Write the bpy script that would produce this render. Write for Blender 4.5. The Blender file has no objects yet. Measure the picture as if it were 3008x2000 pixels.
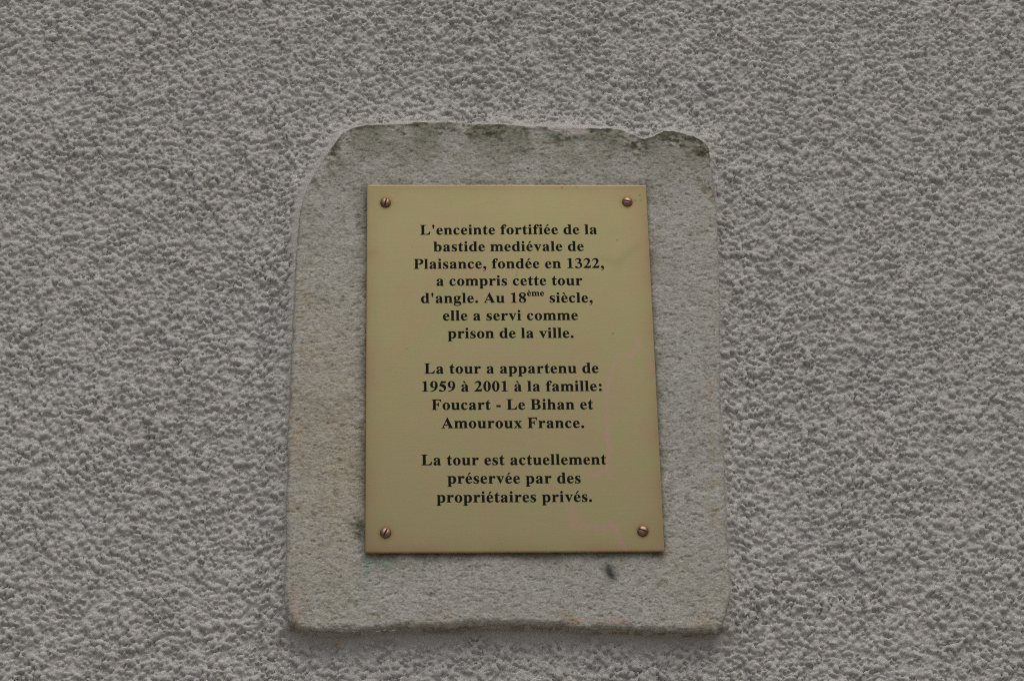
import bpy, math
import numpy as np
from mathutils import Vector, Matrix

# ------------------------------------------------------------------ camera, sky, sun
SC = bpy.context.scene
ZC = 2.25                                  # height of the plaque's centre above the street
YP = -0.0175                               # front of the plaque; the wall's mean face is y = 0
FOCAL = 86.17
PITCH, ROLL, YAW = 25.19558839, 1.33220533, -2.94933626
CAM = (-0.07810519, -1.55478013, ZC - 0.70773455)

def rot(a, b, c):
    return (Matrix.Rotation(math.radians(c), 3, 'Z') @ Matrix.Rotation(math.radians(a), 3, 'X')
            @ Matrix.Rotation(math.radians(b), 3, 'Y'))
cd = bpy.data.cameras.new('camera'); cam = bpy.data.objects.new('camera', cd)
SC.collection.objects.link(cam); SC.camera = cam
R3 = rot(PITCH, ROLL, YAW)
right, fwd, up = R3 @ Vector((1, 0, 0)), R3 @ Vector((0, 1, 0)), R3 @ Vector((0, 0, 1))
M = Matrix((right, up, -fwd)).transposed().to_4x4(); M.translation = CAM
cam.matrix_world = M
cd.sensor_fit = 'HORIZONTAL'; cd.sensor_width = 36; cd.lens = FOCAL
cd.clip_start = 0.05; cd.clip_end = 500
cd.dof.use_dof = True; cd.dof.focus_distance = 1.70; cd.dof.aperture_fstop = 16

W = bpy.data.worlds.new('World'); SC.world = W; W.use_nodes = True
nt = W.node_tree; nt.nodes.clear()
sky = nt.nodes.new('ShaderNodeTexSky'); sky.sky_type = 'NISHITA'; sky.sun_disc = False
SUN_EL, SUN_AZ = 59.0, 170.0               # azimuth measured from +Y (behind the wall) clockwise
sky.sun_elevation = math.radians(SUN_EL); sky.sun_rotation = math.radians(SUN_AZ)
sky.air_density = 1.0; sky.dust_density = 6.0; sky.ozone_density = 1.0; sky.altitude = 200
bg = nt.nodes.new('ShaderNodeBackground'); bg.inputs['Strength'].default_value = 0.095
wo = nt.nodes.new('ShaderNodeOutputWorld')
nt.links.new(sky.outputs[0], bg.inputs[0]); nt.links.new(bg.outputs[0], wo.inputs[0])

sd = bpy.data.lights.new('sun', 'SUN'); sd.energy = 0.70; sd.angle = math.radians(60); sd.color = (1.0, 0.995, 0.98)
so = bpy.data.objects.new('sun', sd); SC.collection.objects.link(so)
el, az = math.radians(SUN_EL), math.radians(SUN_AZ)
sdir = Vector((math.sin(az) * math.cos(el), math.cos(az) * math.cos(el), math.sin(el)))
so.rotation_euler = sdir.to_track_quat('Z', 'Y').to_euler(); so.location = sdir * 5

SC.view_settings.view_transform = 'Standard'; SC.view_settings.look = 'None'
SC.view_settings.gamma = 1.0; SC.view_settings.exposure = -0.13
SC.view_settings.use_curve_mapping = False
SC.cycles.max_bounces = 6; SC.cycles.diffuse_bounces = 4
SC.cycles.use_denoising = False
SC.cycles.filter_width = 1.15
try: SC.cycles.denoiser = 'OPENIMAGEDENOISE'
except Exception: pass

# ------------------------------------------------------------------ helpers
rng = np.random.default_rng(7)
def smooth(a, b, x):
    t = np.clip((x - a) / (b - a), 0, 1); return t * t * (3 - 2 * t)

def vnoise(X, Z, cell, seed):
    """smooth value noise in metres"""
    r = np.random.default_rng(seed); G = r.random((256, 256)).astype(np.float32)
    u = X / cell + 1000.37; v = Z / cell + 1000.71
    iu = np.floor(u).astype(np.int64); iv = np.floor(v).astype(np.int64)
    fu = (u - iu); fv = (v - iv); fu = fu * fu * (3 - 2 * fu); fv = fv * fv * (3 - 2 * fv)
    a = iu & 255; b = (iu + 1) & 255; c = iv & 255; d = (iv + 1) & 255
    return (G[a, c] * (1 - fu) + G[b, c] * fu) * (1 - fv) + (G[a, d] * (1 - fu) + G[b, d] * fu) * fv
def fbm(X, Z, cell, seed, n=4, g=0.5):
    s = 0; w = 1; t = 0
    for i in range(n):
        s = s + w * vnoise(X, Z, cell / 2 ** i, seed + i * 13); t += w; w *= g
    return s / t

def sdf_poly(X, Z, P):
    """signed distance to closed polygon, positive inside; also nearest-point vector"""
    best = np.full(X.shape, 1e9); bx = np.zeros(X.shape); bz = np.zeros(X.shape)
    inside = np.zeros(X.shape, bool)
    n = len(P)
    for i in range(n):
        ax, az_ = P[i]; cx, cz = P[(i + 1) % n]
        ex, ez = cx - ax, cz - az_
        t = np.clip(((X - ax) * ex + (Z - az_) * ez) / (ex * ex + ez * ez + 1e-18), 0, 1)
        dx = ax + t * ex - X; dz = az_ + t * ez - Z
        d = dx * dx + dz * dz; m = d < best
        best = np.where(m, d, best); bx = np.where(m, dx, bx); bz = np.where(m, dz, bz)
        cr = ((az_ > Z) != (cz > Z)) & (X < ex * (Z - az_) / (ez + 1e-18) + ax)
        inside ^= cr
    d = np.sqrt(best)
    return np.where(inside, d, -d), bx, bz

def dist_line(X, Z, P):
    best = np.full(X.shape, 1e9)
    for (ax, az_), (cx, cz) in zip(P[:-1], P[1:]):
        ex, ez = cx - ax, cz - az_
        t = np.clip(((X - ax) * ex + (Z - az_) * ez) / (ex * ex + ez * ez + 1e-18), 0, 1)
        best = np.minimum(best, np.hypot(ax + t * ex - X, az_ + t * ez - Z))
    return best

def mesh_np(name, V, F, mat, parent=None, smoothed=True):
    me = bpy.data.meshes.new(name)
    nv, nf, k = len(V), len(F), F.shape[1]
    me.vertices.add(nv); me.vertices.foreach_set('co', np.asarray(V, np.float32).ravel())
    me.loops.add(nf * k); me.loops.foreach_set('vertex_index', np.asarray(F, np.int32).ravel())
    me.polygons.add(nf)
    me.polygons.foreach_set('loop_start', np.arange(0, nf * k, k, dtype=np.int32))
    try: me.polygons.foreach_set('loop_total', np.full(nf, k, np.int32))
    except Exception: pass
    me.polygons.foreach_set('use_smooth', np.full(nf, smoothed))
    me.update(calc_edges=True)
    if mat: me.materials.append(mat)
    o = bpy.data.objects.new(name, me); SC.collection.objects.link(o)
    if parent: o.parent = parent
    return o
def grid_faces(nx, nz, keep=None):
    i = np.arange(nx * nz).reshape(nz, nx)
    F = np.stack([i[:-1, :-1], i[:-1, 1:], i[1:, 1:], i[1:, :-1]], -1).reshape(-1, 4)
    if keep is not None: F = F[keep.ravel()[F].all(1)]
    return F
def compact(V, F, *attrs):
    used = np.unique(F); m = np.zeros(len(V), np.int64); m[used] = np.arange(len(used))
    return (V[used], m[F]) + tuple(a[used] for a in attrs)
def set_col(o, name, C):
    a = o.data.attributes.new(name, 'FLOAT_COLOR', 'POINT')
    C4 = np.ones((len(C), 4), np.float32); C4[:, :3] = C
    a.data.foreach_set('color', C4.ravel())
def set_f(o, name, v):
    a = o.data.attributes.new(name, 'FLOAT', 'POINT'); a.data.foreach_set('value', np.asarray(v, np.float32))

class Mat:
    def __init__(s, name):
        s.m = bpy.data.materials.new(name); s.m.use_nodes = True; s.t = s.m.node_tree
        s.b = s.t.nodes['Principled BSDF']
        s.co = s.n('ShaderNodeNewGeometry').outputs['Position']
    def n(s, typ, **kw):
        x = s.t.nodes.new(typ)
        for k, v in kw.items(): setattr(x, k, v)
        return x
    def l(s, a, b): s.t.links.new(a, b)
    def noise(s, scale, detail=4, rough=.6, vec=None):
        x = s.n('ShaderNodeTexNoise'); x.inputs['Scale'].default_value = scale
        x.inputs['Detail'].default_value = detail; x.inputs['Roughness'].default_value = rough
        s.l(vec or s.co, x.inputs['Vector']); return x
    def ramp(s, src, stops):
        r = s.n('ShaderNodeValToRGB'); e = r.color_ramp.elements
        while len(e) < len(stops): e.new(.5)
        for q, (p, c) in zip(e, stops):
            q.position = p; q.color = (*(c if isinstance(c, tuple) else (c, c, c)), 1)
        s.l(src, r.inputs[0]); return r.outputs[0]
    def mix(s, fac, a, b, mode='MIX'):
        x = s.n('ShaderNodeMix', data_type='RGBA', blend_type=mode)
        for i, v in ((0, fac), (6, a), (7, b)):
            if isinstance(v, (int, float)): x.inputs[i].default_value = v
            elif isinstance(v, tuple): x.inputs[i].default_value = (*v, 1)
            else: s.l(v, x.inputs[i])
        return x.outputs[2]
    def math(s, op, a, b=0.0):
        x = s.n('ShaderNodeMath', operation=op)
        for i, v in ((0, a), (1, b)):
            if isinstance(v, (int, float)): x.inputs[i].default_value = v
            else: s.l(v, x.inputs[i])
        return x.outputs[0]
    def bump(s, h, strength, dist):
        x = s.n('ShaderNodeBump'); x.inputs['Strength'].default_value = strength; x.inputs['Distance'].default_value = dist
        s.l(h, x.inputs['Height']); s.l(x.outputs[0], s.b.inputs['Normal'])
    def attr(s, name, out='Color'):
        return s.n('ShaderNodeAttribute', attribute_name=name).outputs[out]
    def scaled(s, v):
        x = s.n('ShaderNodeMapping'); x.inputs['Scale'].default_value = v; s.l(s.co, x.inputs[0]); return x.outputs[0]

# ------------------------------------------------------------------ materials
def stucco_mat():
    m = Mat('roughcast_render')
    c = m.attr('tint')
    n1 = m.noise(700, 3, .6)
    c = m.mix(1, c, m.ramp(n1.outputs[0], [(.25, .88), (.7, 1.06)]), 'MULTIPLY')
    sp = m.noise(420, 2, .5)
    c = m.mix(m.ramp(sp.outputs[0], [(.70, 0.), (.78, .45)]), c, (.26, .22, .17))
    m.l(c, m.b.inputs['Base Color']); m.b.inputs['Roughness'].default_value = .93
    m.b.inputs['Specular IOR Level'].default_value = .2
    m.bump(m.noise(800, 5, .75).outputs[0], .9, .0011)
    return m.m
def stone_mat():
    m = Mat('weathered_sandstone')
    c = m.attr('tint')
    v = m.n('ShaderNodeTexVoronoi'); v.inputs['Scale'].default_value = 950
    m.l(m.scaled((1, 1, 1.25)), v.inputs['Vector'])
    sep = m.n('ShaderNodeSeparateColor'); m.l(v.outputs['Color'], sep.inputs[0])
    g = m.ramp(sep.outputs[0], [(0, (.55, .47, .36)), (.14, (.78, .70, .58)), (.30, (.93, .92, .88)), (.62, (1.03, 1.03, 1.02)), (.86, (1.0, 1.05, 1.10)), (1, (1.30, 1.32, 1.34))])
    c = m.mix(.58, c, g, 'MULTIPLY')
    p = m.noise(330, 3, .6, m.scaled((1, 1, 1.7)))
    c = m.mix(1, c, m.ramp(p.outputs[0], [(.28, (.68, .63, .54)), (.44, (.96, .95, .93)), (.7, (1.08, 1.08, 1.08))]), 'MULTIPLY')
    q = m.noise(120, 4, .6, m.scaled((1, 1, 1.5)))
    c = m.mix(1, c, m.ramp(q.outputs[0], [(.30, (.86, .85, .80)), (.5, (1., 1., 1.))]), 'MULTIPLY')
    m.l(c, m.b.inputs['Base Color']); m.b.inputs['Roughness'].default_value = .9
    m.b.inputs['Specular IOR Level'].default_value = .25
    h = m.math('ADD', m.math('MULTIPLY', p.outputs[0], 1.2), m.math('MULTIPLY', m.noise(1100, 3, .6).outputs[0], .6))
    m.bump(h, .6, .0008)
    return m.m
def brass_mat():
    m = Mat('satin_brass')
    c = m.attr('tint')
    n1 = m.noise(60, 5, .7)
    c = m.mix(.55, c, m.ramp(n1.outputs[0], [(.3, (1.06, .93, .95)), (.5, (1, 1, 1)), (.7, (.93, 1.03, .93))]), 'MULTIPLY')
    m.l(c, m.b.inputs['Base Color'])
    m.b.inputs['Metallic'].default_value = .9
    r = m.noise(18, 5, .65)
    m.l(m.math('ADD', m.math('MULTIPLY', r.outputs[0], .22), .31), m.b.inputs['Roughness'])
    br = m.noise(900, 2, .5, m.scaled((.05, 1, 1)))
    m.bump(br.outputs[0], .06, .0002)
    return m.m
def simple(name, col, rough, metal=0.0, nscale=None, var=.15, bump=0):
    m = Mat(name)
    if nscale:
        n = m.noise(nscale, 4, .6)
        c = m.mix(1, col, m.ramp(n.outputs[0], [(.3, 1 - var), (.7, 1 + var)]), 'MULTIPLY')
        m.l(c, m.b.inputs['Base Color'])
        if bump: m.bump(n.outputs[0], bump, .0003)
    else: m.b.inputs['Base Color'].default_value = (*col, 1)
    m.b.inputs['Roughness'].default_value = rough; m.b.inputs['Metallic'].default_value = metal
    return m.m
M_ST, M_SN, M_BR = stucco_mat(), stone_mat(), brass_mat()
M_INK = simple('black_enamel', (.010, .012, .010), .6)
M_INK.node_tree.nodes['Principled BSDF'].inputs['Specular IOR Level'].default_value = .05
M_SCREW = simple('tarnished_copper_screw', (.34, .22, .155), .40, 1.0, 500, .25, .15)
M_SLOT = simple('slot_shade', (.03, .022, .018), .9)
M_FIB = simple('pale_fibre', (.55, .52, .46), .8)
M_WEB = simple('white_web_thread', (.75, .74, .70), .7)
M_MOSS = simple('ochre_lichen', (.42, .27, .11), .9, 0, 900, .3)

# ------------------------------------------------------------------ outline of the stone tablet (metres, about plaque centre)
OUT = np.array([(-99.9,191.2),(-83.9,191.8),(-60.3,193.1),(-41.2,193.7),(-17.8,192.1),(3.9,191.6),(23.0,190.5),(43.7,189.7),(58.4,189.2),(70.2,188.6),(76.0,188.9),(84.3,187.0),(92.8,183.0),(101.1,179.6),(109.0,183.1),(115.8,186.5),(126.2,186.0),(136.5,182.6),(143.7,177.8),(147.9,172.4),(148.5,161.6),(149.4,150.9),(150.3,137.0),(150.5,118.9),(150.4,103.0),(149.9,82.3),(149.4,61.5),(148.7,44.4),(146.4,4.8),(144.9,-37.0),(144.5,-84.5),(143.2,-122.3),(143.1,-141.1),(143.9,-157.5),(143.1,-171.4),(139.2,-183.3),(136.5,-189.4),(131.2,-193.4),(112.3,-193.6),(90.7,-192.9),(73.4,-191.6),(44.1,-191.3),(29.8,-188.7),(21.9,-189.1),(-4.0,-187.7),(-36.5,-187.5),(-45.1,-189.5),(-75.1,-189.3),(-92.3,-190.6),(-109.3,-191.9),(-131.6,-191.7),(-142.8,-190.5),(-148.2,-186.5),(-151.2,-179.9),(-152.3,-170.4),(-152.9,-148.5),(-152.1,-130.0),(-153.0,-115.4),(-152.9,-83.3),(-153.0,-52.3),(-152.4,-19.9),(-151.6,13.1),(-151.2,44.6),(-150.2,71.7),(-149.6,92.4),(-148.4,107.9),(-147.0,121.6),(-144.3,134.2),(-140.5,144.8),(-133.7,157.6),(-127.7,168.5),(-120.9,179.8),(-116.8,184.6),(-109.5,188.6)]) / 1000
TH = 0.014                                  # how far the stone stands out of the wall

# ------------------------------------------------------------------ roughcast wall
ST = 0.00070
x0, x1, z0, z1 = -0.50, 0.52, -0.30, 0.38
nxr, nzr = int((x1 - x0) / ST) + 1, int((z1 - z0) / ST) + 1
def roughcast():
    H = np.full((nzr, nxr), -1.0)
    def splat(N, rmin, rmax, amp, spread, seed, power=1.0):
        r = np.random.default_rng(seed)
        px = r.random(N) * nxr; pz = r.random(N) * nzr
        rad = (rmin + (rmax - rmin) * r.random(N) ** 1.6) / ST
        X = x0 + px * ST; Z = z0 + pz * ST
        c = spread * (1.0 * (fbm(X, Z, .011, seed + 3, 3) - .5) + .95 * (r.random(N) - .5) + .7 * (fbm(X, Z, .035, seed + 5, 2) - .5))
        asp = 1 + .5 * (r.random(N) - .5); ang = r.random(N) * 3.14
        ca, sa = np.cos(ang), np.sin(ang)
        K = int(np.ceil(rmax / ST * 1.15))
        ix, iz = np.floor(px).astype(int), np.floor(pz).astype(int)
        for dz in range(-K, K + 1):
            for dx in range(-K, K + 1):
                a = (ix + dx - px); b = (iz + dz - pz)
                u = (a * ca + b * sa) * asp; v = (-a * sa + b * ca) / asp
                d2 = (u * u + v * v) / (rad * rad)
                m = d2 < 1
                if not m.any(): continue
                val = c[m] + amp * (rad[m] * ST / rmax) ** power * np.sqrt(1 - d2[m])
                np.maximum.at(H, ((iz[m] + dz) % nzr, (ix[m] + dx) % nxr), val)
    splat(72000, .0010, .0027, .0018, .0016, 11)
    splat(90000, .0007, .0013, .0010, .0016, 29)
    return H
H = roughcast()
jj, ii = np.meshgrid(np.arange(nxr), np.arange(nzr))
Xr, Zr = x0 + jj * ST, z0 + ii * ST
base = -.0006 + .0016 * (fbm(Xr, Zr, .009, 77, 4) - .5)
H = np.maximum(H, base)
for _ in range(1):                          # the plaster has slumped a little: soften single-sample spikes
    H = .86 * H + .035 * (np.roll(H, 1, 0) + np.roll(H, -1, 0) + np.roll(H, 1, 1) + np.roll(H, -1, 1))
H += .0008 * (fbm(Xr, Zr, .07, 5, 2) - .5)
H -= H.mean()
H *= .99 + .36 * fbm(Xr, Zr, .05, 9, 3)
H += .00013 * rng.standard_normal(H.shape) * (.4 + 1.2 * fbm(Xr, Zr, .008, 47, 2))
H += .0011 * (fbm(Xr, Zr, .0042, 19, 3, .65) - .5) + .0007 * np.abs(fbm(Xr, Zr, .0026, 23, 2, .6) - .5)

def axis(a, b, s, ext, n):
    core = np.arange(a, b, s); out = [a - ext * ((k + 1) / n) ** 1.6 for k in range(n)][::-1]
    hi = [core[-1] + ext * ((k + 1) / n) ** 1.6 for k in range(n)]
    return np.concatenate([out, core, hi])
ax = axis(-.45, .47, ST, 3.0, 160); azz = axis(-.275, .355, ST, ZC - .275, 160)
GX, GZ = np.meshgrid(ax, azz)
hi_ = H[np.round((GZ - z0) / ST).astype(int) % nzr, np.round((GX - x0) / ST).astype(int) % nxr]
near = (np.abs(GX) < .21) & (np.abs(GZ) < .25)
sd_ = np.full(GX.shape, -1.0); idx = np.where(near)
s_, nxv, nzv = sdf_poly(GX[idx], GZ[idx], OUT)
sd_[idx] = s_
d = -sd_                                    # distance outside the stone
vx = np.zeros(GX.shape); vz = np.zeros(GX.shape); vx[idx] = nxv; vz[idx] = nzv
ln = np.hypot(vx, vz) + 1e-9; ox, oz = -vx / ln, -vz / ln   # pointing away from the stone
up_w = smooth(.3, .9, oz) * near; dn_w = smooth(.3, .9, -oz) * near; sidew = 1 - up_w - dn_w
lf_hi = smooth(-.02, .12, GZ) * (GX < 0)
wob = fbm(GX, GZ, .02, 91, 3)
fw = (up_w * .0070 + dn_w * .009 + sidew * (.0022 + .0060 * lf_hi)) * (.4 + 1.2 * wob)     # width of the trowelled mortar
fh = (up_w * .0090 + dn_w * .0024 + sidew * (.0078 + .002 * lf_hi)) * (.75 + .4 * fbm(GX, GZ, .03, 17, 2))
t = np.clip(d / (fw + 1e-6), 0, 3)
am0 = .07 + .38 * sidew * (1 - lf_hi)
am = smooth(.25, 1.3, t) * (1 - am0) + am0
prof = np.exp(-(t * 1.1) ** 1.6)
rise = near * sidew * (.0062 + .0016 * (wob - .5)) * np.exp(-(np.maximum(d, 0) / .016) ** 2) + near * up_w * .004 * np.exp(-(np.maximum(d, 0) / .016) ** 2)
Y = hi_ * am + rise + np.maximum(fh - rise, 0) * prof + .0008 * (fbm(GX, GZ, .006, 41, 3) - .5) * (1 - am) + .001 * (1 - am)
# mortar slumping over the chipped top edge
Y = np.where((d < .0) , np.minimum(Y, .010), Y)
keep = d > -.006
F = grid_faces(len(ax), len(azz), keep)
V = np.stack([GX, -Y, GZ + ZC], -1).reshape(-1, 3)
# colours: warm light-grey render, a pinkish trowelled band round the stone
tone = fbm(GX, GZ, .09, 61, 4)[..., None]
c0 = np.array([.568, .563, .522]); c1 = np.array([.620, .615, .578])
C = c0 + (c1 - c0) * tone
mw = ((1 - smooth(.6, 1.6, t)) * near)[..., None]
C = C * (1 - mw) + np.array([.550, .533, .492]) * mw
dirt = smooth(.60, .78, fbm(GX, GZ, .012, 72, 4))[..., None]
C = C * (1 - .12 * dirt)
V, F, C = compact(V, F, C.reshape(-1, 3))
wall = mesh_np('wall', V, F, M_ST); set_col(wall, 'tint', C)
wall['label'] = 'light grey roughcast rendered wall surrounding the stone tablet'; wall['category'] = 'wall'

# ------------------------------------------------------------------ unseen ground sheet, added to bounce light up the wall
M_GR = simple('bounce_ground', (.25, .222, .185), .9, 0, 6, .12)
gv = np.array([[-40, -60, 0], [40, -60, 0], [40, .02, 0], [-40, .02, 0]], float)
ground = mesh_np('ground', gv, np.array([[0, 1, 2, 3]]), M_GR, None, False); ground['kind'] = 'structure'

# ------------------------------------------------------------------ stone tablet
SS = 0.00060
RB = 0.0035
sx = np.arange(-.174, .173, SS); sz = np.arange(-.214, .216, SS)
X, Z = np.meshgrid(sx, sz)
# ragged edge
sdist, bx, bz = sdf_poly(X, Z, OUT)
sg = sdist + .0020 * (fbm(X, Z, .010, 301, 4, .6) - .5) + .0030 * (fbm(X, Z, .006, 307, 3, .6) - .5) * smooth(-.170, -.184, Z)
gl = np.hypot(bx, bz) + 1e-9
sgn = np.where(sdist > 0, 1, -1)
onx, onz = bx / gl * sgn, bz / gl * sgn      # outward unit normal
rb = RB * (.6 + .9 * fbm(X, Z, .03, 303, 3)) * (1 - .6 * smooth(.15, .175, Z))
s = rb - sg
phi = np.clip(s / rb, 0, math.pi / 2)
tq = np.where(s <= 0, sg, rb - rb * np.sin(phi))
dep = np.where(s <= 0, 0, rb * (1 - np.cos(phi)) + np.maximum(0, s - rb * math.pi / 2))
mv = np.where(s > 0, (sg - tq), 0)           # slide inwards-outside points back to the edge
mv = np.clip(mv, -.03, .01)
X2 = X + onx * mv; Z2 = Z + onz * mv
keep = (dep < TH + .004) & (sdist > -.020)
rel = (.0016 * (fbm(X, Z, .030, 311, 3) - .5) + .0010 * (fbm(X, Z * 1.6, .0040, 321, 4, .6) - .5)
       - .0007 * smooth(.62, .80, fbm(X, Z * 1.5, .0035, 331, 3, .6)))
rel += .0018 * (fbm(X, Z, .06, 341, 2) - .5)
inset = smooth(.092, .1, np.maximum(np.abs(X), 0)) # flat bed under the plaque
bed = 1 - smooth(.098, .106, np.abs(X)) * 1.0
under = (np.abs(X) < .103) & (np.abs(Z) < .142)
rel = np.where(under, np.minimum(rel, .0006), rel)
side = smooth(0, rb, dep)
Yst = TH - dep + rel * (1 - .6 * side)
nrm = rel * side * .8
X2 = X2 + onx * nrm; Z2 = Z2 + onz * nrm
V = np.stack([X2, -Yst, Z2 + ZC], -1).reshape(-1, 3)
F = grid_faces(len(sx), len(sz), keep)
# --- albedo of the stone, stains with their own shapes, shade painted on the underside
n_a = fbm(X, Z, .045, 401, 4)[..., None]; n_b = fbm(X, Z, .014, 411, 4)[..., None]
C = np.array([.430, .430, .390]) + (np.array([.490, .492, .460]) - np.array([.430, .430, .390])) * n_a
def lay(mask, col, k=1.0):
    global C
    mm = np.clip(mask * k, 0, 1)[..., None]; C = C * (1 - mm) + C * np.array(col) * mm
def paint(mask, col, k=1.0):
    global C
    mm = np.clip(mask * k, 0, 1)[..., None]; C = C * (1 - mm) + np.array(col) * mm
f1 = fbm(X, Z, .010, 421, 5, .65); f2 = fbm(X, Z * 1.4, .0035, 431, 4, .65)
edge_d = np.abs(sdist)
topd = .192 - Z
lay(smooth(.25, .60, n_b[..., 0]) * smooth(.062, .0, topd), (.62, .635, .57), 1.0)      # greenish grey film under the top edge
alg = smooth(.43, .60, f1) * smooth(.020, .002, sdist) * smooth(.10, .17, Z)
paint(alg * smooth(.42, .58, f2), (.075, .085, .060), .85)                            # black-green algae on the top edge
alg2 = smooth(.55, .72, f1) * smooth(.045, .01, sdist) * smooth(.12, .17, Z)
paint(alg2 * smooth(.42, .6, f2), (.17, .18, .13), .75)
paint(smooth(.0045, .0008, sg) * smooth(.165, .178, Z) * smooth(.38, .55, fbm(X, Z, .012, 455, 4, .6)), (.085, .09, .065), .85)
for gx, gz, gr in ((-.013, .184, .007), (-.045, .186, .006), (.130, .177, .008), (.143, .168, .005), (.045, .182, .006), (.096, .176, .006)):
    paint(np.exp(-(((X - gx) / (gr * 1.8)) ** 2 + ((Z - gz) / (gr * .7)) ** 2)) * smooth(.38, .60, f2), (.05, .075, .05), 1.0)
paint(smooth(.60, .72, fbm(X, Z, .006, 441, 4, .6)) * smooth(.5, .62, f2), (.20, .18, .135), .5)   # scattered brown pits
och = np.exp(-(((X + .125) / .03) ** 2 + ((Z + .085) / .075) ** 2)) + .7 * np.exp(-(((X + .13) / .03) ** 2 + ((Z - .02) / .06) ** 2)) \
    + .55 * np.exp(-(((X - .105) / .018) ** 2 + ((Z + .15) / .02) ** 2))
och = och + .8 * np.exp(-(((X + .112) / .012) ** 2 + ((Z + .075) / .06) ** 2))
lay(och * (.5 + .8 * f1), (1.0, .925, .79), .6)
lay(smooth(.5, .7, f1) * smooth(.012, .0, np.abs(sdist - .006)), (.95, .84, .68), .55)
blu = np.exp(-(((X - .12) / .04) ** 2 + ((Z + .02) / .09) ** 2)) + np.exp(-(((X - .02) / .09) ** 2 + ((Z + .168) / .02) ** 2))
lay(blu, (.97, 1.00, 1.02), .5)
dt = dist_line(X, Z, [(-.0990, -.140), (-.0990, -.152), (-.1005, -.168), (-.1020, -.188)])
lay(np.exp(-(dt / .0032) ** 2) * (.35 + 1.1 * f1) * smooth(-.192, -.155, Z) * smooth(.3, .6, f2), (.68, .96, .96), .75)   # verdigris run
dt2 = np.exp(-(((X + .089) / .010) ** 2 + ((Z + .1445) / .005) ** 2)) + .6 * np.exp(-(((X + .0605) / .005) ** 2 + ((Z + .1440) / .004) ** 2))
lay(dt2 * (.4 + f1), (.72, .92, .90), .6)
pe = np.maximum(np.abs(X) - .100, np.abs(Z) - .1394)                                    # stone darkened close round the plaque's edge
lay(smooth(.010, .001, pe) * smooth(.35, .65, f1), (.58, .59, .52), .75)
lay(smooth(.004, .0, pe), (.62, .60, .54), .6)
paint(np.exp(-(((X + .103) / .0045) ** 2 + ((Z + .120) / .010) ** 2)) * smooth(.35, .6, f2), (.07, .085, .06), .9)
paint(np.exp(-(((X + .104) / .005) ** 2 + ((Z - .112) / .012) ** 2)) * smooth(.42, .62, f2), (.13, .14, .11), .8)
paint(np.exp(-(((X - .108) / .010) ** 2 + ((Z - .130) / .004) ** 2)) * smooth(.38, .6, f2), (.10, .115, .08), .8)
sp = dist_line(X, Z, [(.0622, -.1505), (.0632, -.1530), (.0644, -.1552)])
paint(np.exp(-(sp / .0050) ** 2), (.20, .21, .18), .45)
paint(np.exp(-(sp / .0031) ** 2), (.045, .050, .042), .92)
for gx, gz, rx, rz in ((.038, -.186, .010, .0011), (.066, -.1865, .009, .0012), (.142, .170, .005, .003)):
    lay(np.exp(-(((X - gx) / rx) ** 2 + ((Z - gz) / rz) ** 2)) * (.4 + f2), (1.10, .70, .66), .8)
ms = np.exp(-(((X - .052) / .011) ** 2 + ((Z - .1860) / .0040) ** 2)) + .8 * np.exp(-(((X - .036) / .007) ** 2 + ((Z - .1885) / .003) ** 2))
paint(smooth(.35, .55, ms * (.6 + .8 * f1)), (.53, .49, .47), .9)                       # smear of mortar over the top edge
rose = np.exp(-(((X + .145) / .006) ** 2 + ((Z + .178) / .014) ** 2))
lay(rose * f2 * 1.6, (1.06, .90, .85), .7)
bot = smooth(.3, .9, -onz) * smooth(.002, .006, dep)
paint(bot, (.34, .31, .26), .85)  # dirty underside, with its shade also painted into the colour
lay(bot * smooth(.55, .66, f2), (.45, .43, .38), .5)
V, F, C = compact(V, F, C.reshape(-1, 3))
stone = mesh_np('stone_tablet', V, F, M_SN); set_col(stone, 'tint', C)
stone['label'] = 'grey weathered stone tablet set in the rendered wall behind the brass plaque'; stone['category'] = 'stone'

# ------------------------------------------------------------------ brass plaque
PW, PH, PT = .200, .2788, .0020
plaque = bpy.data.objects.new('plaque', None); SC.collection.objects.link(plaque)
plaque.location = (0, YP + PT, ZC); plaque.empty_display_size = .05
plaque['label'] = 'rectangular brass plaque with black French lettering fixed to the stone by four screws'; plaque['category'] = 'plaque'
def edge_axis(L, n):
    b = .00055
    e = [(0, 0), (0, PT - b), (.08 * b, PT - .62 * b), (.30 * b, PT - .30 * b), (.62 * b, PT - .08 * b), (b, PT)]
    co = [-L / 2 + q[0] for q in e]; dp = [q[1] for q in e]
    core = np.linspace(-L / 2 + b + .0006, L / 2 - b - .0006, n)
    co = co + list(core) + [-q for q in co[::-1]]; dp = dp + [PT] * n + dp[::-1]
    return np.array(co), np.array(dp)
cx_, dx_ = edge_axis(PW, 250); cz_, dz_ = edge_axis(PH, 340)
X, Z = np.meshgrid(cx_, cz_); D = np.minimum(*np.meshgrid(dx_, dz_))
warp = .00022 * np.sin(X * 21 + 1) * np.sin(Z * 15) * (D > .001)       # rolled sheet is never quite flat
V = np.stack([X, -(D + warp), Z], -1).reshape(-1, 3)
F = grid_faces(len(cx_), len(cz_))
nv = len(V)
Cb = np.array([.286, .250, .130]) * np.ones(X.shape + (1,))
e = np.minimum(PW / 2 - np.abs(X), PH / 2 - np.abs(Z))
f1 = fbm(X, Z, .02, 501, 4); f2 = fbm(X, Z, .006, 511, 4)
def lay(mask, col, k=1.0):
    global Cb
    mm = np.clip(mask * k, 0, 1)[..., None]; Cb = Cb * (1 - mm) + Cb * np.array(col) * mm
cd_ = np.hypot(PW / 2 - np.abs(X), PH / 2 - np.abs(Z))
lay(np.exp(-e / .0055) * (.5 + f1), (.86, .77, .76), 1.0)                # tarnish creeping in from the edges
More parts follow.
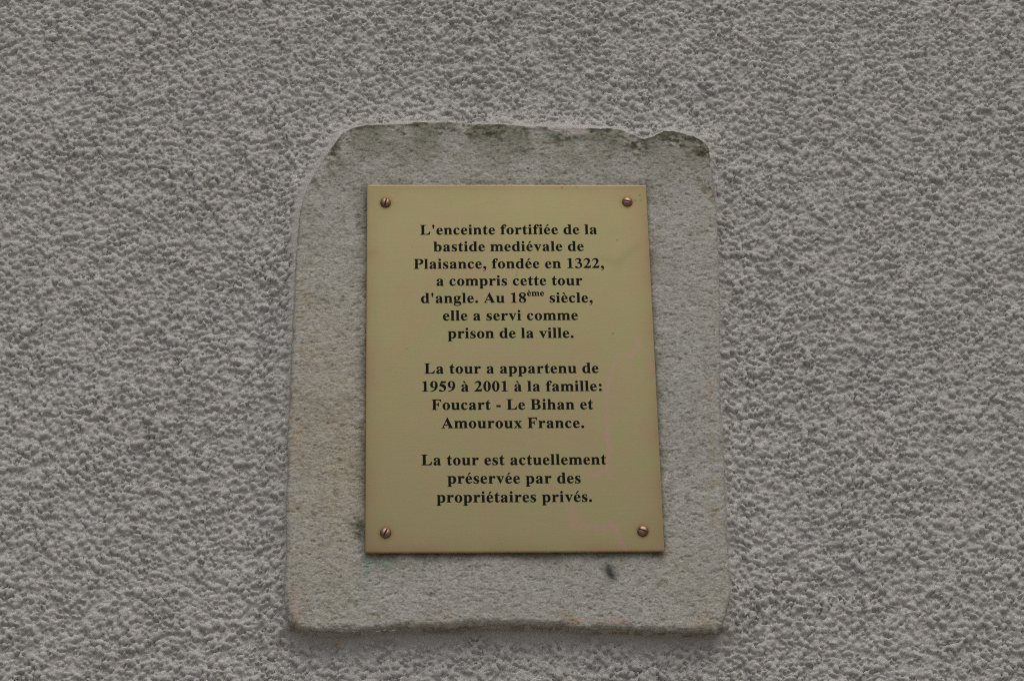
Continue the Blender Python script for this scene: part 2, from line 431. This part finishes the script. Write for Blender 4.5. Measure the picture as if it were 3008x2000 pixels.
lay(np.exp(-cd_ / .010) * (.5 + f1), (.80, .72, .68), .6)
lay(smooth(.45, .7, f1), (1.04, .96, 1.02), .5); lay(smooth(.55, .3, f1), (.96, 1.02, .96), .5)
def streak(pts, w, k=1.0):
    q = [(a / 1000, b / 1000) for a, b in pts]
    dd = .95 * dist_line(X + .0026 * (f1 - .5) * 2 + .0016 * (f2 - .5), Z + .0022 * (f2 - .5) * 2, q)
    lay(np.exp(-(dd / w) ** 2) * (.45 + 1.1 * f2), (1.24, .90, 1.38), k * .8)
streak([(87.2, 16.8), (89.4, 11), (92.5, 6.4)], .0013, .80)
streak([(87.7, 16.2), (85, 9), (83.1, 4.7)], .0013, .75)
streak([(83.1, 4.7), (79, 5.6), (74.2, 4.7), (70.2, -5.0), (67.1, -16.3)], .0011, .75)
streak([(67.1, -16.3), (65.3, -38.8), (64.2, -53.3)], .0010, .55)
streak([(64.2, -53.3), (66.0, -61.1), (64.2, -72.1), (64.3, -79.3)], .0013, .75)
streak([(64.3, -81.3), (56.5, -82.4), (46.3, -84.0)], .0022, .6)
streak([(95.8, -1.0), (98.7, -6.2), (99, -14)], .0014, .7)
streak([(37.6, -108.2), (40.8, -119.0), (43.1, -121), (51.1, -122.4), (58.1, -122.5), (64.8, -121.9)], .0034, .62)
streak([(64.8, -117), (67.6, -124.3), (69.3, -131.8), (73.6, -138.2)], .0015, .85)
streak([(95.7, -137.3), (98.4, -133.6)], .0022, .9)
for px, pz in ((54.2, 108.7), (47.8, 99.1), (75.9, 76.5), (85, 84)):
    lay(np.exp(-(((X - px / 1000) / .006) ** 2 + ((Z - pz / 1000) / .0055) ** 2)), (.92, .96, .92), .55)
lay(np.exp(-(dist_line(X, Z, [(.091, .0897), (.0759, .0762), (.066, .0800)]) / .0028) ** 2), (.84, .90, .86), .6)
lay(np.exp(-(dist_line(X, Z, [(-.0995, .084), (-.094, .085)]) / .0028) ** 2), (.84, .90, .86), .6)
for px, pz, r in ((.0394, .1371, .0007), (.0500, .1371, .0005), (.0951, .131, .0006), (.0915, .127, .0005), (.0955, .127, .0005), (.0775, .095, .0005), (.0715, .0215, .0006), (-.0716, 0.010, .0004)):
    lay(np.exp(-(((X - px) / r) ** 2 + ((Z - pz) / r) ** 2)), (.35, .28, .25), .9)
lay(np.exp(-(dist_line(X, Z, [(.0060, .0710), (.0048, .0655)]) / .0004) ** 2), (.75, .55, .45), .7)
SCR = [(-.0866, .1248, 75), (.0858, .1255, -15), (-.0864, -.1254, 66), (.0860, -.1250, -20)]
for px, pz, a in SCR:
    rr = np.hypot(X - px, Z - pz)
    lay(np.exp(-((rr - .0040) / .0012) ** 2) + .35 * np.exp(-(rr / .009) ** 2), (.86, .68, .62), .8)
edge_rim = (D < PT - 1e-6)
Cb = np.where(edge_rim[..., None], Cb * np.array([2.2, 1.95, 2.1]), Cb)  # bevel and sides coloured brighter than the face
back = np.array([[-PW / 2, 0, -PH / 2], [PW / 2, 0, -PH / 2], [PW / 2, 0, PH / 2], [-PW / 2, 0, PH / 2]])
V = np.vstack([V, back]); F = np.vstack([F, [[nv + 3, nv + 2, nv + 1, nv]]])
Cc = np.vstack([Cb.reshape(-1, 3), np.tile([.5, .4, .25], (4, 1))])
plate = mesh_np('plate', V, F, M_BR, plaque); set_col(plate, 'tint', Cc)

# ------------------------------------------------------------------ bold serif alphabet (outlines drawn by hand, 1000 units per em)
def ell(cx, cy, rx, ry, k=.5523):
    return (f"M {cx+rx} {cy} C {cx+rx} {cy+ry*k} {cx+rx*k} {cy+ry} {cx} {cy+ry} C {cx-rx*k} {cy+ry} {cx-rx} {cy+ry*k} {cx-rx} {cy} "
            f"C {cx-rx} {cy-ry*k} {cx-rx*k} {cy-ry} {cx} {cy-ry} C {cx+rx*k} {cy-ry} {cx+rx} {cy-ry*k} {cx+rx} {cy} Z ")
DOT = ell(134, 614, 76, 76)
STEM = "L 16 0 L 16 19 C 55 24 65 36 65 94 "
A_ = ("M 486 41 C 462 38 452 43 444 50 C 424 58 422 65 422 92 L 422 322 C 422 425 352 473 238 473 C 130 473 50 428 50 357 C 50 317 78 290 115 290 C 151 290 177 313 177 346 "
      "C 177 370 160 382 160 402 C 160 424 184 441 216 441 C 262 441 280 418 280 372 L 280 294 C 118 235 35 178 35 92 C 35 30 78 -14 140 -14 C 190 -14 234 8 281 56 "
      "C 290 8 316 -14 362 -14 C 410 -14 446 2 488 52 Z M 280 260 L 280 112 C 278 84 242 57 216 57 C 190 57 173 80 173 115 C 173 170 204 215 280 260 Z ")
E_ = ("M 416 243 C 414 388 342 473 232 473 C 110 473 25 370 25 225 C 25 80 105 -14 222 -14 C 305 -14 368 22 426 110 L 408 123 C 368 74 335 56 290 56 C 212 56 168 128 162 243 Z "
      "M 158 282 L 286 282 C 288 395 272 441 230 441 C 185 441 160 392 158 282 Z ")
ACU = "M 158 524 L 190 524 L 330 668 L 322 676 L 228 676 Z "
GRA = "M 286 524 L 254 524 L 114 668 L 122 676 L 216 676 Z "
G = {
 "i": (278, "M 16 461 L 207 461 L 207 95 C 207 38 214 26 255 19 L 255 0 " + STEM + "L 65 362 C 65 424 58 436 16 442 Z " + DOT),
 "l": (278, "M 16 676 L 207 676 L 207 95 C 207 38 214 26 255 19 L 255 0 " + STEM + "L 65 577 C 65 639 57 650 16 657 Z"),
 "n": (556, "M 21 461 L 202 461 L 202 402 C 236 450 274 473 322 473 C 404 473 487 420 487 318 L 487 95 C 487 40 494 26 539 19 L 539 0 L 304 0 L 304 19 C 338 26 345 38 345 95 L 345 331 C 345 374 328 396 298 396 C 264 396 232 376 208 340 L 208 95 C 208 40 214 25 248 19 L 248 0 L 21 0 L 21 19 C 58 25 66 36 66 94 L 66 362 C 66 424 60 434 21 442 Z"),
 "h": (556, "M 15 676 L 207 676 L 207 403 C 240 450 277 473 322 473 C 404 473 484 420 484 318 L 484 95 C 484 40 491 26 534 19 L 534 0 L 302 0 L 302 19 C 336 26 342 38 342 95 L 342 331 C 342 374 327 396 297 396 C 263 396 231 376 207 340 L 207 95 C 207 40 213 25 247 19 L 247 0 L 15 0 L 15 19 C 57 25 65 36 65 94 L 65 577 C 65 639 57 650 15 657 Z"),
 "m": (833, "M 15 461 L 200 461 L 200 402 C 236 452 275 473 325 473 C 385 473 425 448 443 397 C 485 450 530 473 590 473 C 690 473 768 425 768 320 L 768 95 C 768 40 775 26 818 19 L 818 0 L 582 0 L 582 19 C 619 25 626 36 626 95 L 626 331 C 626 374 607 394 577 394 C 541 394 511 376 488 342 L 488 95 C 488 40 495 25 531 19 L 531 0 L 302 0 L 302 19 C 339 25 346 38 346 95 L 346 331 C 346 374 329 394 299 394 C 265 394 231 376 206 342 L 206 95 C 206 40 213 25 246 19 L 246 0 L 15 0 L 15 19 C 56 25 64 36 64 94 L 64 362 C 64 424 57 434 15 442 Z"),
 "u": (556, "M 16 461 L 206 461 L 206 132 C 206 88 223 65 255 65 C 290 65 318 82 347 119 L 347 362 C 347 424 338 434 294 442 L 294 461 L 488 461 L 488 95 C 488 38 496 24 539 19 L 539 0 L 352 0 L 352 62 C 314 8 274 -14 220 -14 C 128 -14 65 32 65 122 L 65 362 C 65 424 56 434 16 442 Z"),
 "d": (556, "M 287 676 L 484 676 L 484 95 C 484 40 492 26 534 19 L 534 0 L 343 -6 L 343 56 C 309 6 272 -14 220 -14 C 105 -14 25 90 25 222 C 25 368 110 473 227 473 C 275 473 308 459 342 424 L 342 577 C 342 639 334 650 287 657 Z M 342 352 C 342 395 305 432 265 432 C 205 432 176 355 176 224 C 176 110 207 50 262 50 C 297 50 323 68 342 104 Z"),
 "b": (556, "M 17 676 L 206 676 L 206 415 C 238 455 275 473 322 473 C 440 473 521 375 521 235 C 521 90 425 -14 290 -14 C 240 -14 202 0 168 34 L 92 -14 L 66 -14 L 66 577 C 66 640 58 650 17 657 Z M 207 350 C 225 382 248 400 282 400 C 342 400 370 340 370 230 C 370 90 340 26 284 26 C 236 26 207 60 207 120 Z"),
 "p": (556, "M 19 461 L 207 461 L 207 404 C 243 450 281 473 329 473 C 445 473 524 375 524 232 C 524 90 440 -14 325 -14 C 277 -14 243 0 210 35 L 210 -105 C 210 -168 218 -180 270 -186 L 270 -205 L 19 -205 L 19 -186 C 60 -180 68 -168 68 -108 L 68 360 C 68 424 62 434 19 442 Z M 210 350 C 226 382 252 402 284 402 C 344 402 371 345 371 232 C 371 100 345 43 288 43 C 255 43 228 62 210 98 Z"),
 "o": (500, ell(250, 229.5, 225.5, 243.5, .54) + ell(250, 229.5, 77, 212, .62)),
 "e": (444, E_), "é": (444, E_ + ACU), "è": (444, E_ + GRA),
 "a": (500, A_), "à": (500, A_ + GRA.replace('286', '306').replace('254', '274').replace('114', '134').replace('122', '142').replace('216', '236')),
 "c": (444, "M 412 108 L 396 124 C 358 76 328 58 285 58 C 206 58 168 130 168 260 C 168 375 192 440 240 440 C 262 440 277 428 283 395 C 292 345 310 318 345 318 C 378 318 403 340 403 370 C 403 430 335 473 252 473 C 120 473 25 370 25 225 C 25 85 105 -14 222 -14 C 300 -14 360 22 412 108 Z"),
 "s": (389, "M 330 473 L 308 473 C 302 462 294 457 282 457 C 272 457 262 459 250 463 C 230 470 208 473 190 473 C 98 473 35 415 35 330 C 35 262 66 225 160 170 C 230 130 246 112 246 80 C 246 45 221 20 184 20 C 118 20 74 65 50 151 L 33 151 L 33 -11 L 52 -11 C 57 2 64 9 74 9 C 84 9 98 5 118 -1 C 145 -10 165 -14 192 -14 C 290 -14 361 50 361 137 C 361 205 325 242 225 300 C 165 335 147 355 147 383 C 147 415 173 440 207 440 C 260 440 298 402 320 328 L 336 328 Z"),
 "t": (333, "M 312 461 L 212 461 L 212 630 L 194 630 C 148 555 92 490 18 432 L 18 412 L 72 412 L 72 115 C 72 30 115 -12 190 -12 C 252 -12 294 15 332 85 L 314 98 C 295 64 277 52 255 52 C 225 52 212 72 212 118 L 212 412 L 312 412 Z"),
 "f": (333, "M 14 461 L 75 461 L 75 490 C 76 620 150 691 265 691 C 340 691 389 655 389 600 C 389 563 365 540 330 540 C 298 540 275 560 275 590 C 275 615 290 620 290 638 C 290 650 276 658 258 658 C 228 658 216 635 216 590 L 216 461 L 306 461 L 306 412 L 216 412 L 216 100 C 216 40 225 28 285 19 L 285 0 L 15 0 L 15 19 C 65 26 75 38 75 100 L 75 412 L 14 412 Z"),
 "r": (444, "M 29 461 L 219 461 L 219 365 C 262 440 300 473 352 473 C 402 473 436 443 436 398 C 436 355 410 325 372 325 C 350 325 338 334 322 350 C 310 362 300 367 290 367 C 262 367 219 300 219 245 L 219 95 C 219 40 228 27 285 19 L 285 0 L 29 0 L 29 19 C 68 26 77 38 77 95 L 77 362 C 77 424 70 434 29 442 Z"),
 "v": (500, "M 18 461 L 262 461 L 262 442 C 232 440 220 434 220 420 C 220 410 226 395 232 380 L 310 185 L 375 345 C 384 367 388 385 388 400 C 388 428 374 440 334 442 L 334 461 L 487 461 L 487 442 C 460 438 450 428 430 382 L 272 -14 L 250 -14 L 85 370 C 58 428 50 438 18 442 Z"),
 "x": (500, "M 18 461 L 260 461 L 260 442 C 230 440 221 435 221 422 C 221 414 224 407 236 388 L 287 306 L 330 362 C 352 392 362 408 362 420 C 362 435 352 440 318 442 L 318 461 L 484 461 L 484 442 C 445 438 425 425 385 375 L 305 275 L 425 90 C 460 38 468 30 500 19 L 500 0 L 252 0 L 252 19 C 285 20 295 25 295 38 C 295 48 288 60 275 82 L 222 168 L 165 98 C 145 72 135 55 135 43 C 135 27 148 20 184 19 L 184 0 L 12 0 L 12 19 C 50 24 70 38 105 80 L 203 199 L 100 362 C 65 418 50 435 18 442 Z"),
 "g": (500, "M 483 459 L 483 405 L 400 405 C 410 382 415 355 415 325 C 415 225 340 160 225 160 C 200 160 178 162 160 166 C 145 158 138 148 138 136 C 138 118 152 112 195 110 L 310 106 C 420 102 483 50 483 -35 C 483 -140 385 -206 235 -206 C 110 -206 28 -165 28 -98 C 28 -58 58 -30 108 -17 C 65 5 45 30 45 62 C 45 108 72 135 112 180 C 60 208 36 250 36 310 C 36 408 110 473 228 473 C 265 473 295 470 325 459 Z "
      + ell(226, 317, 62, 124, .6) + "M 150 -20 C 115 -35 100 -55 100 -85 C 100 -135 150 -165 245 -165 C 345 -165 400 -130 400 -80 C 400 -42 370 -28 290 -27 Z"),
 "A": (722, "M 352 690 L 372 690 L 625 105 C 655 38 665 26 706 19 L 706 0 L 395 0 L 395 19 C 440 22 456 30 456 52 C 456 64 452 78 443 100 L 408 184 L 174 184 L 155 138 C 143 108 137 86 137 70 C 137 36 158 22 210 19 L 210 0 L 9 0 L 9 19 C 52 26 75 55 112 140 Z M 191 226 L 391 226 L 292 462 Z"),
 "B": (667, "M 16 676 L 340 676 C 490 676 576 620 576 512 C 576 430 530 378 425 358 C 555 335 619 275 619 182 C 619 65 525 0 355 0 L 16 0 L 16 19 C 85 24 95 35 95 105 L 95 570 C 95 640 85 652 16 657 Z M 250 640 L 250 372 L 300 372 C 385 372 422 415 422 505 C 422 600 385 640 300 640 Z M 250 334 L 250 80 C 250 48 265 37 310 37 C 410 37 455 85 455 190 C 455 290 405 334 300 334 Z"),
 "F": (611, "M 16 676 L 577 676 L 583 505 L 561 505 C 535 600 500 638 385 638 L 295 638 C 262 638 252 632 252 605 L 252 365 L 275 365 C 375 365 400 395 420 482 L 442 482 L 442 208 L 420 208 C 402 300 370 325 275 325 L 252 325 L 252 105 C 252 35 265 24 346 19 L 346 0 L 16 0 L 16 19 C 85 24 95 35 95 105 L 95 570 C 95 640 85 652 16 657 Z"),
 "L": (667, "M 19 676 L 375 676 L 375 657 C 285 653 262 640 262 575 L 262 95 C 262 50 275 38 335 38 C 490 38 570 90 612 225 L 638 220 L 610 0 L 19 0 L 19 19 C 90 24 101 35 101 105 L 101 570 C 101 640 88 652 19 657 Z"),
 "P": (611, "M 16 676 L 330 676 C 500 676 600 610 600 490 C 600 370 500 300 335 300 C 305 300 280 301 252 304 L 252 105 C 252 35 265 24 340 19 L 340 0 L 16 0 L 16 19 C 85 24 97 35 97 105 L 97 570 C 97 640 85 652 16 657 Z M 252 605 L 252 342 C 270 340 280 340 295 340 C 395 340 442 385 442 490 C 442 595 395 638 290 638 C 260 638 252 632 252 605 Z"),
 "1": (500, "M 65 612 L 310 688 L 322 688 L 322 110 C 322 40 335 24 442 20 L 442 0 L 65 0 L 65 20 C 165 24 180 40 180 115 L 180 540 C 180 575 172 590 148 590 C 130 590 100 585 65 592 Z"),
 "2": (500, "M 440 0 L 17 0 L 17 18 L 45 47 C 190 200 288 320 288 455 C 288 545 245 600 175 600 C 120 600 78 565 45 490 L 24 500 C 60 620 140 688 245 688 C 355 688 430 615 430 515 C 430 400 340 290 175 128 L 370 128 C 415 128 435 140 460 192 L 478 192 Z"),
 "3": (500, "M 25 530 C 65 630 140 688 235 688 C 335 688 405 630 405 545 C 405 480 375 440 310 400 C 415 365 468 300 468 220 C 468 80 350 -14 170 -14 C 75 -14 16 15 16 65 C 16 98 40 122 75 122 C 110 122 140 105 190 60 C 215 38 235 28 258 28 C 315 28 352 85 352 165 C 352 265 285 330 180 330 L 142 330 L 142 350 C 235 375 280 425 280 500 C 280 570 240 612 180 612 C 125 612 85 585 42 520 Z"),
 "5": (500, "M 150 676 L 452 676 L 412 560 L 165 560 L 148 512 C 340 480 450 380 450 235 C 450 85 335 -8 155 -8 C 75 -8 22 22 22 65 C 22 98 45 120 80 120 C 112 120 140 105 180 70 C 215 42 235 32 258 32 C 300 32 328 70 328 130 C 328 250 215 345 52 368 Z"),
 "8": (500, "M 158 325 C 75 370 42 430 42 505 C 42 610 130 688 255 688 C 375 688 458 625 458 530 C 458 460 420 410 330 370 C 430 310 472 250 472 175 C 472 65 380 -13 245 -13 C 115 -13 28 60 28 165 C 28 235 70 285 158 325 Z M 290 398 C 325 435 340 480 340 530 C 340 610 308 654 250 654 C 200 654 165 618 165 568 C 165 505 205 455 290 398 Z M 190 300 C 150 260 135 215 135 155 C 135 70 180 22 248 22 C 305 22 345 62 345 120 C 345 190 300 240 190 300 Z"),
 "9": (500, "M 32 -13 C 300 0 473 160 473 400 C 473 570 385 688 250 688 C 120 688 26 590 26 455 C 26 325 110 240 215 240 C 260 240 290 250 318 275 C 290 130 190 35 30 8 Z M 322 320 C 302 290 282 282 256 282 C 196 282 172 350 172 480 C 172 600 200 655 250 655 C 305 655 328 590 328 440 C 328 395 327 350 322 320 Z"),
 "0": (500, ell(250, 337.5, 226, 350.5, .53) + ell(250, 337.5, 78, 316, .62)),
 ",": (250, "M 60 -180 L 50 -162 C 120 -130 157 -85 157 -38 C 157 -20 148 -14 135 -14 C 78 -10 39 20 39 68 C 39 118 75 155 125 155 C 182 155 223 110 223 45 C 223 -60 165 -140 60 -180 Z"),
 ".": (250, ell(125, 70, 84, 84)), ":": (333, ell(166, 70, 84, 84) + ell(166, 389, 84, 84)),
 "-": (333, "M 44 171 L 287 171 L 287 287 L 44 287 Z"),
 "'": (278, "M 139 691 C 105 691 75 665 75 628 C 75 600 85 570 128 404 L 150 404 C 193 570 204 600 204 628 C 204 665 175 691 139 691 Z"),
 " ": (250, ""),
}
def contours(path, n=7):
    tk = path.split(); i = 0; out = []; cur = []
    while i < len(tk):
        c = tk[i]; i += 1
        if c == 'M': cur = [(float(tk[i]), float(tk[i + 1]))]; i += 2
        elif c == 'L': cur.append((float(tk[i]), float(tk[i + 1]))); i += 2
        elif c == 'C':
            p = [float(q) for q in tk[i:i + 6]]; i += 6; a = cur[-1]
            for k in range(1, n + 1):
                t = k / n; u = 1 - t
                cur.append((u**3 * a[0] + 3*u*u*t * p[0] + 3*u*t*t * p[2] + t**3 * p[4], u**3 * a[1] + 3*u*u*t * p[1] + 3*u*t*t * p[3] + t**3 * p[5]))
        elif c == 'Z':
            if math.dist(cur[0], cur[-1]) < 1e-6: cur = cur[:-1]
            out.append(cur)
    return out
GC = {k: (a, contours(p)) for k, (a, p) in G.items()}
EM = .0113
def ink(ch):
    xs = [x for c in GC[ch][1] for x, y in c]; return (min(xs), max(xs)) if xs else (0, GC[ch][0])
def layout(text):
    """list of (char, scale, rise); ^...^ is superscript"""
    out = []; sup = False
    for ch in text:
        if ch == '^': sup = not sup; continue
        out.append((ch, .60 if sup else 1.0, 455 if sup else 0))
    return out
def text_line(text, xl, zl, xr, zr, label):
    it = layout(text)
    nat = sum(GC[c][0] * s for c, s, r in it[:-1]) + ink(it[-1][0])[1] - ink(it[0][0])[0]
    track = ((xr - xl) / EM * 1000 - nat) / sum(s for c, s, r in it[:-1])
    cu = bpy.data.curves.new('text_line', 'CURVE'); cu.dimensions = '2D'; cu.fill_mode = 'BOTH'; cu.extrude = .00004; cu.offset = .00011
    pen = -ink(it[0][0])[0]
    slope = (zr - zl) / (xr - xl)
    for c, s, r in it:
        for cont in GC[c][1]:
            sp = cu.splines.new('POLY'); sp.points.add(len(cont) - 1); sp.use_cyclic_u = True
            for q, (x, y) in enumerate(cont):
                X_ = xl + (pen + x * s) * EM / 1000; Y_ = zl + (y * s + r) * EM / 1000 + slope * (X_ - xl)
                sp.points[q].co = (X_, Y_, 0, 1)
        pen += (GC[c][0] + track) * s
    o = bpy.data.objects.new('tmp_text', cu); SC.collection.objects.link(o)
    bpy.context.view_layer.update()
    me = bpy.data.meshes.new_from_object(o.evaluated_get(bpy.context.evaluated_depsgraph_get()))
    bpy.data.objects.remove(o)
    me.transform(Matrix.Rotation(math.pi / 2, 4, 'X')); me.materials.clear(); me.materials.append(M_INK); me.name = 'text_line'
    w = bpy.data.objects.new('text_line', me); SC.collection.objects.link(w); w.parent = plaque
    v = np.zeros(len(me.vertices) * 3, np.float32); me.vertices.foreach_get('co', v); v = v.reshape(-1, 3)
    v[:, 1] += -(PT + .00022 * np.sin(v[:, 0] * 21 + 1) * np.sin(v[:, 2] * 15)) - .00003
    me.vertices.foreach_set('co', v.ravel()); me.update()
    w['label'] = label
    print('TRACK', round(track, 1), text)
LINES = [("L'enceinte fortifiée de la", -62.1, 99.2, 63.4, 99.7), ("bastide mediévale de", -52.8, 85.9, 53.4, 86.3),
 ("Plaisance, fondée en 1322,", -66.7, 72.2, 67.2, 72.8), ("a compris cette tour", -50.9, 58.9, 51.5, 59.3),
 ("d'angle. Au 18^ème^ siècle,", -61.8, 45.5, 58.2, 45.8), ("elle a servi comme", -46.6, 31.9, 47.5, 32.2),
 ("prison de la ville.", -43.3, 18.3, 44.0, 18.5), ("La tour a appartenu de", -59.7, -8.6, 60.5, -8.3),
 ("1959 à 2001 à la famille:", -61.4, -22.1, 62.2, -21.9), ("Foucart - Le Bihan et", -54.9, -35.8, 55.8, -35.6),
 ("Amouroux France.", -48.3, -49.4, 49.1, -49.4), ("La tour est actuellement", -62.1, -76.6, 63.3, -76.4),
 ("préservée par des", -44.6, -89.9, 45.4, -90.0), ("propriétaires privés.", -52.0, -103.6, 52.6, -103.5)]
for tx, a, b, c, dd in LINES:
    text_line(tx, a / 1000, b / 1000, c / 1000, dd / 1000, 'black bold serif lettering reading ' + tx.replace('^', '').strip('.,:'))

# ------------------------------------------------------------------ slotted round-head screws
def screw(px, pz, ang, i):
    RH, HH, SW, SDp = .0038, .0022, .00042, .0009
    n, m = 56, 18
    V = []; 
    # polar grid dome with the slot pressed in
    rad = np.concatenate([np.linspace(0, .9, 26), np.linspace(.92, 1, 10)]) * RH
    th = np.linspace(0, 2 * math.pi, 96, endpoint=False)
    R_, T_ = np.meshgrid(rad, th)
    x = R_ * np.cos(T_); z = R_ * np.sin(T_)
    h = HH * (1 - (R_ / RH) ** 2.4) ** .62
    sl = smooth(SW * 1.25, SW * .85, np.abs(z))
    floor = HH - SDp
    h2 = np.where(h > floor, h * (1 - sl) + floor * sl, h * (1 - sl) + np.maximum(h - .0003, 0) * sl)
    V = np.stack([x, -h2, z], -1).reshape(-1, 3)
    nr, ntn = len(rad), len(th)
    idx = np.arange(ntn * nr).reshape(ntn, nr); nx_ = np.roll(idx, -1, 0)
    F = np.stack([idx[:, :-1], nx_[:, :-1], nx_[:, 1:], idx[:, 1:]], -1).reshape(-1, 4)[:, ::-1]
    o = mesh_np('screw', V, F, M_SCREW, plaque)
    o.location = (px, -PT - .00002, pz)
    o.rotation_euler = (math.radians((.0, 2, -2, 1)[i]), -math.radians(ang), math.radians((1, -3, 2, -2)[i]))
    # dark strip laid in the slot, standing in for its shade
    L_ = RH * .74
    q = np.array([[-L_, 0, -SW * .9], [L_, 0, -SW * .9], [L_, 0, SW * .9], [-L_, 0, SW * .9]])
    q[:, 1] = -(floor + .00038)
    qq = np.vstack([q, q + [0, .0002, 0]])
    FF = np.array([[0, 1, 2, 3], [7, 6, 5, 4], [0, 4, 5, 1], [1, 5, 6, 2], [2, 6, 7, 3], [3, 7, 4, 0]])
    s_ = mesh_np('slot', qq, FF, M_SLOT, o, False)
    # recessed ring of shadow gap: countersunk seat
for i, (px, pz, a) in enumerate(SCR): screw(px, pz, a, i)

# ------------------------------------------------------------------ loose fibres, threads, lichen
def strand(name, pts, r, mat, parent, sides=5):
    P = [Vector(p) for p in pts]
    # resample as Catmull-Rom
    Q = []
    PP = [P[0] * 2 - P[1]] + P + [P[-1] * 2 - P[-2]]
    for k in range(1, len(PP) - 2):
        for j in range(6):
            t = j / 6; a, b, c, d_ = PP[k - 1:k + 3]
            Q.append(.5 * ((2 * b) + (c - a) * t + (2 * a - 5 * b + 4 * c - d_) * t * t + (3 * b - a - 3 * c + d_) * t ** 3))
    Q.append(P[-1]); V = []; F = []
    for k, q in enumerate(Q):
        t = (Q[min(k + 1, len(Q) - 1)] - Q[max(k - 1, 0)]).normalized()
        a = t.cross(Vector((0, 1, .01))).normalized(); b = t.cross(a)
        w = r * (1 - .6 * abs(2 * k / (len(Q) - 1) - 1) ** 2)
        for j in range(sides):
            an = 2 * math.pi * j / sides; V.append(q + a * math.cos(an) * w + b * math.sin(an) * w)
    for k in range(len(Q) - 1):
        for j in range(sides):
            F.append([k * sides + j, k * sides + (j + 1) % sides, (k + 1) * sides + (j + 1) % sides, (k + 1) * sides + j])
    return mesh_np(name, np.array([tuple(v) for v in V]), np.array(F), mat, parent)
def wz(z): return z + ZC
for pts in ([(.2773, -.0908), (.2840, -.0880), (.2908, -.0858), (.3016, -.0841)], [(.3094, -.1122), (.3110, -.106), (.3142, -.0997), (.3195, -.0935)],
            [(.2477, -.2005), (.2556, -.2017), (.2633, -.2060)], [(-.1632, -.1190), (-.1600, -.1135), (-.1580, -.110)]):
    strand('fibre', [(x, -.0034 - .0006 * (i % 2), wz(z)) for i, (x, z) in enumerate(pts)], .00022, M_FIB, wall)
for pts in ([(-.108, -.1925), (-.104, -.1915), (-.101, -.1918)], [(-.0925, -.1925), (-.089, -.1915)], [(-.0880, -.1918), (-.0855, -.1908)],
            [(-.0835, -.1922), (-.0800, -.1912)]):
    strand('web_thread', [(x, -.0125 + .001 * i, wz(z)) for i, (x, z) in enumerate(pts)], .00013, M_WEB, stone)
r = np.random.default_rng(3)
for k in range(1):
    strand('lichen', [(-.1192, -.0036, wz(-.1972)), (-.1182, -.0042, wz(-.1990)), (-.1176, -.0040, wz(-.2012))], .0008, M_MOSS, wall, 6)
print('TRIS', sum(len(o.data.polygons) * 2 for o in SC.objects if o.type == 'MESH'))
